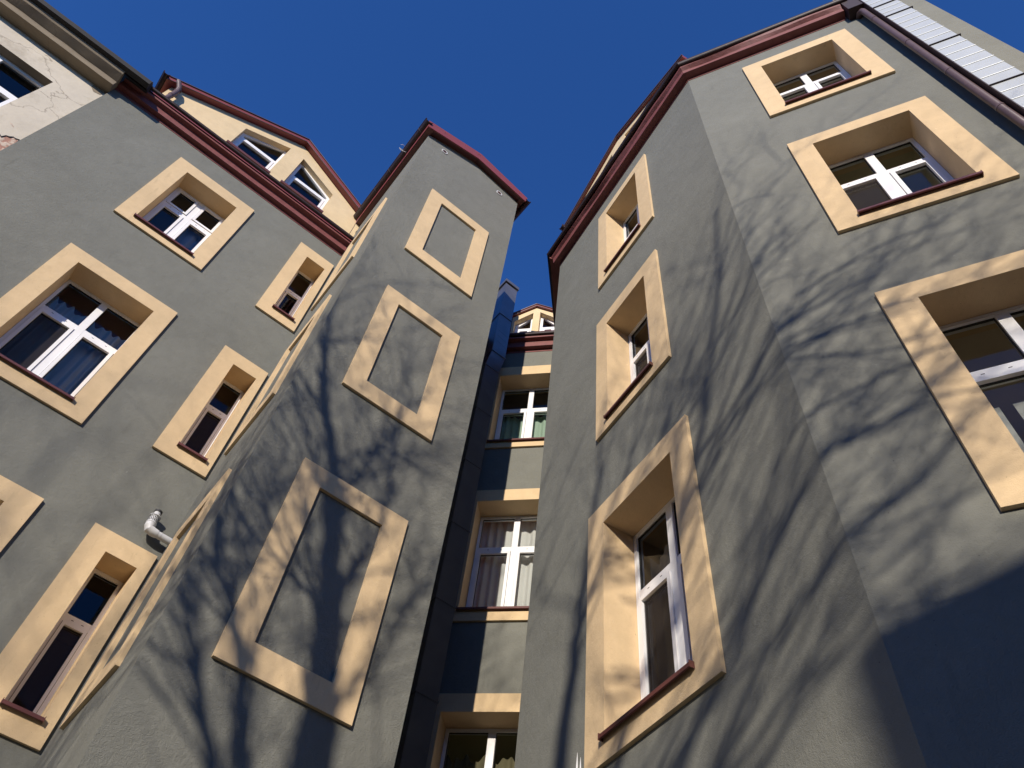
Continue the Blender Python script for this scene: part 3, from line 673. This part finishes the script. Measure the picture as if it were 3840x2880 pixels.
bm = nbm(); sweepG(bm, [(.36, 14.335), (.455, 14.35), (.47, 14.43), (.44, 14.50), (-4, 17.4), (-4, 17.2), (.30, 14.40)], -11, -3.24, wob=.004); obj('roof', bm, ASPH, ob, 'dark roof edge')
# spot of bare brick where plaster has fallen, with the broken plaster lip round it
def blob(u, z, pts, o, bmm):
    bmm.faces.new([bmm.verts.new(G(u+a, z+b, o)) for a, b in pts])
pp = [(-4.25, 11.2), (-3.632, 11.2), (-3.628, 11.60), (-3.65, 11.735), (-3.69, 11.705), (-3.725, 11.71), (-3.745, 11.66), (-3.785, 11.64), (-3.80, 11.56), (-3.86, 11.60), (-3.93, 11.55), (-4.0, 11.63), (-4.1, 11.6), (-4.25, 11.66)]
bm = nbm(); bm.faces.new([bm.verts.new(G(u, z, .003)) for u, z in pp]); obj('bare_brick_patch', bm, BRICK, ob, 'bare brick where plaster has fallen off')
bm = nbm(); tube(bm, [G(u, z, .004) for u, z in pp[2:]], [.004, .010, .012, .008, .014, .009, .012, .010, .013, .009, .012, .01], 6); obj('plaster_crack', bm, GASK, ob)
bm = nbm(); bm.faces.new([bm.verts.new(G(-3.88+a, 11.93+b, .002)) for a, b in ((-.035, .015), (-.01, .022), (.03, -.01), (.045, -.03), (.02, -.022), (-.02, -.005))]); obj('wall_hole', bm, BRICK, ob)
bm = nbm(); blob(-3.80, 13.98, [(-.05, -.02), (.03, -.1), (.12, -.06), (.14, .06), (-.06, .07)], .004, bm)
bm.faces.new([bm.verts.new(G(-3.86+a, ZG-.004, b)) for a, b in ((0, .02), (.22, .02), (.22, .2), (.05, .205), (.0, .15), (.03, .1))]); obj('mortar_patch', bm, PLAST_SHADED, ob, 'grey mortar patch at the end of the old cornice')

# ------------------------------------------------------------------ behind the photographer: bare trees and a low house that throw the shadows
H = Vector((math.sin(az), math.cos(az), 0)); E1 = Vector((-math.cos(az), math.sin(az), 0))
def sp(e1, e2, Rr): return E1*e1 + H*Rr + Z*((e2+Rr*math.sin(el))/math.cos(el))
def limb(bm, pts, r0, r1, n=7, jit=0):
    """smooth tapering limb through pts"""
    P_ = [Vector(p) for p in pts]; out = []
    for i in range(len(P_)-1):
        p0 = P_[max(i-1, 0)]; p1 = P_[i]; p2 = P_[i+1]; p3 = P_[min(i+2, len(P_)-1)]
        for k in range(4):
            t = k/4; out.append(.5*((2*p1)+(p2-p0)*t+(2*p0-5*p1+4*p2-p3)*t*t+(3*p1-p0-3*p2+p3)*t**3))
    out.append(P_[-1]); m = len(out)-1
    rads = [r0+(r1-r0)*(i/m)**.9 for i in range(m+1)]
    if jit: out = [p+Vector((random.gauss(0, jit), random.gauss(0, jit), random.gauss(0, jit))) if 0 < i < m else p for i, p in enumerate(out)]
    tube(bm, out, rads, n, caps=False); return out, rads
def twigs(bm, base, d, L, r, depth, rng):
    n = 4 if depth > 1 else 3; pts = [base]; dd = d.normalized()
    for k in range(n):
        dd = (dd + Vector((rng.gauss(0, .09), rng.gauss(0, .09), rng.gauss(0, .08)+.04))).normalized(); pts.append(pts[-1]+dd*L/n)
    tube(bm, pts, [r*(1-.7*i/n) for i in range(n+1)], 5 if r > .012 else 4, caps=False)
    if depth <= 0: return
    for k in range(rng.choice((2, 3, 3, 4))):
        i = rng.randint(1, n); sp_ = (dd.orthogonal().normalized()); sp_.rotate(Matrix.Rotation(rng.uniform(0, 6.28), 3, dd))
        twigs(bm, pts[i], (dd*rng.uniform(.9, 1.3)+sp_*rng.uniform(.35, .7)+Z*.08), L*rng.uniform(.55, .8), r*.55, depth-1, rng)
def tree(name_label, stems, seed, tw=1.0, base=None, tr_r=.3):
    rng = random.Random(seed)
    root = empty('tree', base, name_label, 'tree')
    bt = nbm(); bc = nbm()
    for pts, r0, r1, den in stems:
        out, rads = limb(bt, pts, r0, r1, 9, .012)
        m = len(out)
        for i in range(2, m):
            if rng.random() < den*tw:
                dd = (out[i]-out[i-1]).normalized(); s_ = dd.orthogonal().normalized(); s_.rotate(Matrix.Rotation(rng.uniform(0, 6.28), 3, dd))
                twigs(bc, out[i], dd*1.0+s_*.6+Z*.15, rng.uniform(1.0, 2.0), min(rads[i]*.5, .017), 2, rng)
    obj('trunk', bt, BARK, root); obj('crown', bc, BARK, root)
RR = 3.6
DR = -4.9
def P2(*a): return [sp(x, y, r+DR) for x, y, r in a]
tb = sp(-2.1, 0, RR); tb.z = 0
stems = [
 ([tb, tb+Z*2.2+E1*.04, *P2((-2.2, 4.3, 8.5), (-2.26, 5.9, 8.6), (-2.37, 6.57, 8.7), (-2.44, 7.04, 8.8), (-2.63, 7.8, 8.9), (-2.75, 8.3, 9.0), (-3.0, 8.95, 9.1), (-3.2, 9.8, 9.2), (-3.3, 10.6, 9.2))], .19, .012, .55),
 ([*P2((-2.22, 3.9, 8.5), (-2.42, 5.0, 8.2), (-2.57, 5.63, 8.0), (-2.81, 6.23, 7.9), (-2.94, 6.47, 7.9), (-3.13, 6.71, 7.8), (-3.26, 6.95, 7.8), (-3.6, 7.9, 7.6))], .062, .016, .45),
 ([*P2((-2.2, 3.4, 8.5), (-2.52, 5.0, 9.2), (-2.71, 5.5, 9.4), (-2.87, 5.76, 9.5), (-2.98, 5.93, 9.5), (-3.10, 6.17, 9.6), (-3.26, 6.5, 9.6), (-3.8, 7.6, 9.8), (-4.3, 8.2, 9.9))], .062, .014, .4),
 ([*P2((-2.42, 6.8, 8.8), (-2.56, 7.04, 8.5), (-2.76, 7.04, 8.3), (-2.94, 7.08, 8.2), (-3.15, 7.18, 8.1), (-3.5, 7.6, 8.0))], .032, .010, .6),
 ([*P2((-2.40, 6.7, 8.7), (-2.42, 7.4, 8.9), (-2.30, 8.1, 9.1), (-2.38, 9.0, 9.3), (-2.5, 10.2, 9.4))], .045, .010, .8),
 ([*P2((-2.6, 7.7, 8.9), (-2.55, 8.6, 8.6), (-2.38, 9.7, 8.4), (-2.5, 10.4, 8.3))], .03, .008, .9),
 ([*P2((-2.75, 8.2, 9.0), (-2.49, 8.95, 9.2), (-2.14, 9.1, 9.4), (-1.85, 9.3, 9.5))], .02, .007, .9),
 ([*P2((-2.3, 6.1, 8.6), (-2.1, 6.9, 8.3), (-1.9, 7.9, 8.1), (-1.7, 9.0, 8.0))], .03, .008, .7),
 ([*P2((-2.63, 7.8, 8.9), (-2.95, 8.3, 8.6), (-3.3, 8.9, 8.4), (-3.6, 9.6, 8.3))], .025, .008, .8),
]
tree('leafless many-limbed tree in the yard behind the camera, left one', stems, 5, 1.7, tb)
DR = -2.4; tb = sp(-.66, 0, 5.8); tb.z = 0
stems = [
 ([tb, tb+Z*2.4+E1*.05, *P2((-.68, 4.6, 8.2), (-.61, 6.4, 8.2), (-.49, 7.34, 8.1), (-.42, 7.9, 8.1), (-.3, 8.8, 8.0), (-.25, 9.8, 8.0))], .13, .010, .5),
 ([*P2((-.67, 5.0, 8.2), (-.1, 6.1, 7.9), (.3, 6.95, 7.7), (.53, 7.55, 7.6), (.66, 7.94, 7.6), (.82, 8.68, 7.5), (.95, 9.44, 7.5), (1.02, 10.3, 7.4))], .052, .012, .6),
 ([*P2((-.68, 4.2, 8.2), (-.2, 4.95, 8.8), (.39, 5.29, 9.0), (.63, 5.48, 9.1), (.85, 5.58, 9.2), (1.14, 5.68, 9.2), (1.7, 6.0, 9.3), (2.3, 6.6, 9.4))], .048, .012, .5),
 ([*P2((-.66, 4.9, 8.0), (.1, 5.5, 7.6), (.54, 5.71, 7.4), (.74, 5.97, 7.3), (1.0, 6.12, 7.2), (1.5, 6.5, 7.1))], .034, .010, .6),
 ([*P2((-.4, 4.6, 8.4), (.2, 4.95, 8.5), (.64, 5.08, 8.5), (.89, 5.18, 8.5), (1.11, 5.16, 8.5), (1.5, 5.4, 8.5))], .03, .010, .4),
 ([*P2((.2, 6.75, 7.7), (.52, 7.27, 7.4), (.77, 7.40, 7.3), (1.13, 7.28, 7.2), (1.38, 7.19, 7.1), (1.74, 7.03, 7.0), (2.2, 7.0, 6.9))], .026, .008, .7),
 ([*P2((.5, 7.5, 7.6), (.8, 7.5, 7.9), (1.17, 7.63, 8.1), (1.64, 7.84, 8.3), (2.02, 7.99, 8.5), (2.6, 8.3, 8.7))], .026, .008, .7),
 ([*P2((-.1, 5.1, 8.8), (.6, 5.9, 9.3), (1.23, 6.30, 9.6), (1.53, 6.33, 9.7), (1.86, 6.52, 9.8), (2.5, 7.0, 10))], .034, .010, .7),
 ([*P2((.62, 7.8, 7.6), (.7, 8.45, 7.9), (.9, 8.40, 8.0), (1.12, 8.54, 8.1), (1.4, 9.1, 8.2))], .018, .007, .8),
 ([*P2((.8, 8.6, 7.5), (1.0, 9.4, 7.6), (1.16, 9.9, 7.7), (1.56, 9.88, 7.8))], .014, .006, .8),
 ([*P2((-.5, 7.3, 8.1), (-.1, 8.2, 8.4), (.2, 9.2, 8.6), (.4, 10.0, 8.7))], .022, .007, .8),
 ([*P2((.1, 6.5, 7.8), (.35, 7.5, 8.2), (.4, 8.6, 8.4), (.5, 9.6, 8.5))], .022, .007, .8),
]
rg = random.Random(8)
for k in range(22):
    x = rg.uniform(-.55, .1); y = rg.uniform(4.4, 7.6); L = rg.uniform(1.1, 2.2); sl_ = rg.uniform(.15, 1.5); r_ = 8.2+rg.uniform(-1.6, 1.6)
    n_x = L/math.sqrt(1+sl_*sl_)
    stems.append((P2((x, y, r_), (x+n_x*.4, y+n_x*.4*sl_+.06, r_+.1), (x+n_x*.75, y+n_x*.72*sl_, r_+.3), (x+n_x*1.2, y+n_x*1.2*sl_+.1, r_+.4)), .019, .006, .5))
for k in range(8):
    x = rg.uniform(.6, 1.4); y = rg.uniform(6.2, 8.6); L = rg.uniform(1.2, 2.2); sl_ = rg.uniform(-.1, .5); r_ = 7.6+rg.uniform(-1, 1.6)
    stems.append((P2((x, y, r_), (x+L*.35, y+L*.35*sl_+.07, r_+.1), (x+L*.7, y+L*.7*sl_-.04, r_+.3), (x+L, y+L*sl_+.1, r_+.4)), .017, .005, .6))
tree('leafless many-limbed tree in the yard behind the camera, right one', stems, 9, .75, tb)
DR = 0
tb = sp(.75, 0, 10.5); tb.z = 0; rg = random.Random(4)  # shrub added to blur the edge of the low house's shadow
stems = [([tb, tb+Z*1.5, *P2((.95, 2.2, 10.5), (1.05, 3.4, 10.4), (1.1, 4.4, 10.3), (1.25, 5.2, 10.2))], .12, .015, .4)]
for k in range(6):
    a = rg.uniform(.05, .75); e0 = rg.uniform(1.4, 3.6)
    stems.append((P2((1.0, e0, 10.4), (1.0+a*.45, e0+.7, 10.4+rg.uniform(-.6, .6)), (1.05+a*.8, min(e0+1.4, 5.0), 10.4+rg.uniform(-1, 1)), (1.1+a*1.2, min(e0+2.1, 5.6), 10.4+rg.uniform(-1.2, 1.2))), .035, .010, .5))
tree('leafless shrubby tree added beside the low house behind the camera to soften its shadow edge', stems, 21, .6, tb)
RR2 = 16
tb2 = sp(-5.6, -3.3, RR2); tb2.z = 0; f2 = sp(-5.5, 2.5, RR2)
st2 = [([tb2, tb2.lerp(f2, .5), f2], .26, .16, 0)]
for k in range(9):
    a = -1+k/4
    st2.append(([f2, *P2((-5.5+a*.6, 4.2, RR2+.3*math.sin(k)), (-5.45+a*1.3, 6.0, RR2+math.sin(k*2)), (-5.4+a*1.9, 7.8, RR2+1.2*math.cos(k)), (-5.35+a*2.3, 9.6-.8*abs(a), RR2+math.sin(k)))], .05, .010, .7))
tree('leafless tree further back in the yard behind the camera', st2, 11, 1.0, tb2)

yh = empty('yard_house', sp(4, 0, 15).xy.to_3d(), 'low rendered house with a shallow hipped roof behind the camera', 'house')
def yb(e1, dR, z): v = E1*e1 + H*(14.0+dR); v.z = z; return v
zr_ = (5.02+14*math.sin(el))/math.cos(el)
bm = nbm()
x0, x1 = 1.06, 9.0
quad(bm, [yb(x0, 0, 0), yb(x1, 0, 0), yb(x1, 0, zr_), yb(x0, 0, zr_)]); quad(bm, [yb(x0, 7, 0), yb(x1, 7, 0), yb(x1, 7, zr_), yb(x0, 7, zr_)])
for x in (x0, x1): quad(bm, [yb(x, 0, 0), yb(x, 7, 0), yb(x, 7, zr_), yb(x, 0, zr_)])
quad(bm, [yb(x0, 0, zr_), yb(x1, 0, zr_), yb(x1, 7, zr_), yb(x0, 7, zr_)])
obj('wall', bm, YARD, yh)
bm = nbm(); z9 = zr_+.004
a, b, c, d = yb(x0-.06, -.1, z9), yb(x1, -.1, z9), yb(x1, 7.1, z9), yb(x0-.06, 7.1, z9); r1_, r2_ = yb(2.2, 1.4, z9+.90), yb(7.6, 1.4, z9+.90)
for q in ([a, b, r2_, r1_], [c, d, r1_, r2_], [b, c, r2_], [d, a, r1_]): bm.faces.new([bm.verts.new(p) for p in q])
obj('roof', bm, TILE, yh)
for k in range(3):
    bm = nbm(); uu = 2.3+k*2.2; s_ = [yb(uu, -.01, 3), yb(uu+1, -.01, 3), yb(uu+1, -.01, 4.6), yb(uu, -.01, 4.6)]; quad(bm, s_); quad(bm, [p+H*.03 for p in s_])
    obj('window', bm, PVC, yh)

def block(e1, Rr, wd, dp, h, label, m, rz=0):  # unseen blocks added to hold back skylight and deepen the shade
    root = empty('skylight_blocker', (E1*e1+H*Rr), label, 'building'); bm = nbm(); o0 = E1*e1+H*Rr
    ax = (E1*math.cos(rz)+H*math.sin(rz)); ay = (H*math.cos(rz)-E1*math.sin(rz))
    c = [o0-ax*wd/2, o0+ax*wd/2, o0+ax*wd/2+ay*dp, o0-ax*wd/2+ay*dp]
    for a, b in zip(c, c[1:]+c[:1]): quad(bm, [a, b, b+Z*h, a+Z*h])
    quad(bm, [p+Z*h for p in c]); obj('wall', bm, m, root)
    bm = nbm(); r0, r1 = o0-ax*(wd/2-1.5)+ay*dp/2+Z*(h+2), o0+ax*(wd/2-1.5)+ay*dp/2+Z*(h+2); cc = [p+Z*(h+.01)+(p-(o0+ay*dp/2)).normalized()*.4 for p in c]
    for q in ([cc[0], cc[1], r1, r0], [cc[2], cc[3], r0, r1], [cc[1], cc[2], r1], [cc[3], cc[0], r0]): bm.faces.new([bm.verts.new(p) for p in q])
    obj('roof', bm, TILE, root)
    for fl in range(int(h//3)):
        for k in range(int(wd//3)):
            q = o0-ax*(wd/2-1.5-3*k)-ay*.03+Z*(1+3*fl); bm = nbm(); a, b = q, q+ax*1.1
            for dd in (0, .028): quad(bm, [a+ay*dd, b+ay*dd, b+ay*dd+Z*1.5, a+ay*dd+Z*1.5])
            obj('window', bm, GLASS if 0 else ROOM['dark'], root)
block(-12, 34, 22, 10, 10.5, 'long ochre block added unseen behind the camera to cut skylight, left of the other', YARD)
block(13, 33, 24, 10, 10.5, 'long ochre block added unseen behind the camera to cut skylight, right of the other', YARD)
block(13.5, 9, 13, 13, 16, 'tall ochre block added unseen on the right behind the camera to cut skylight', YARD)
block(-21, 6, 10, 18, 15, 'tall ochre block added unseen on the left behind the camera to cut skylight', YARD)
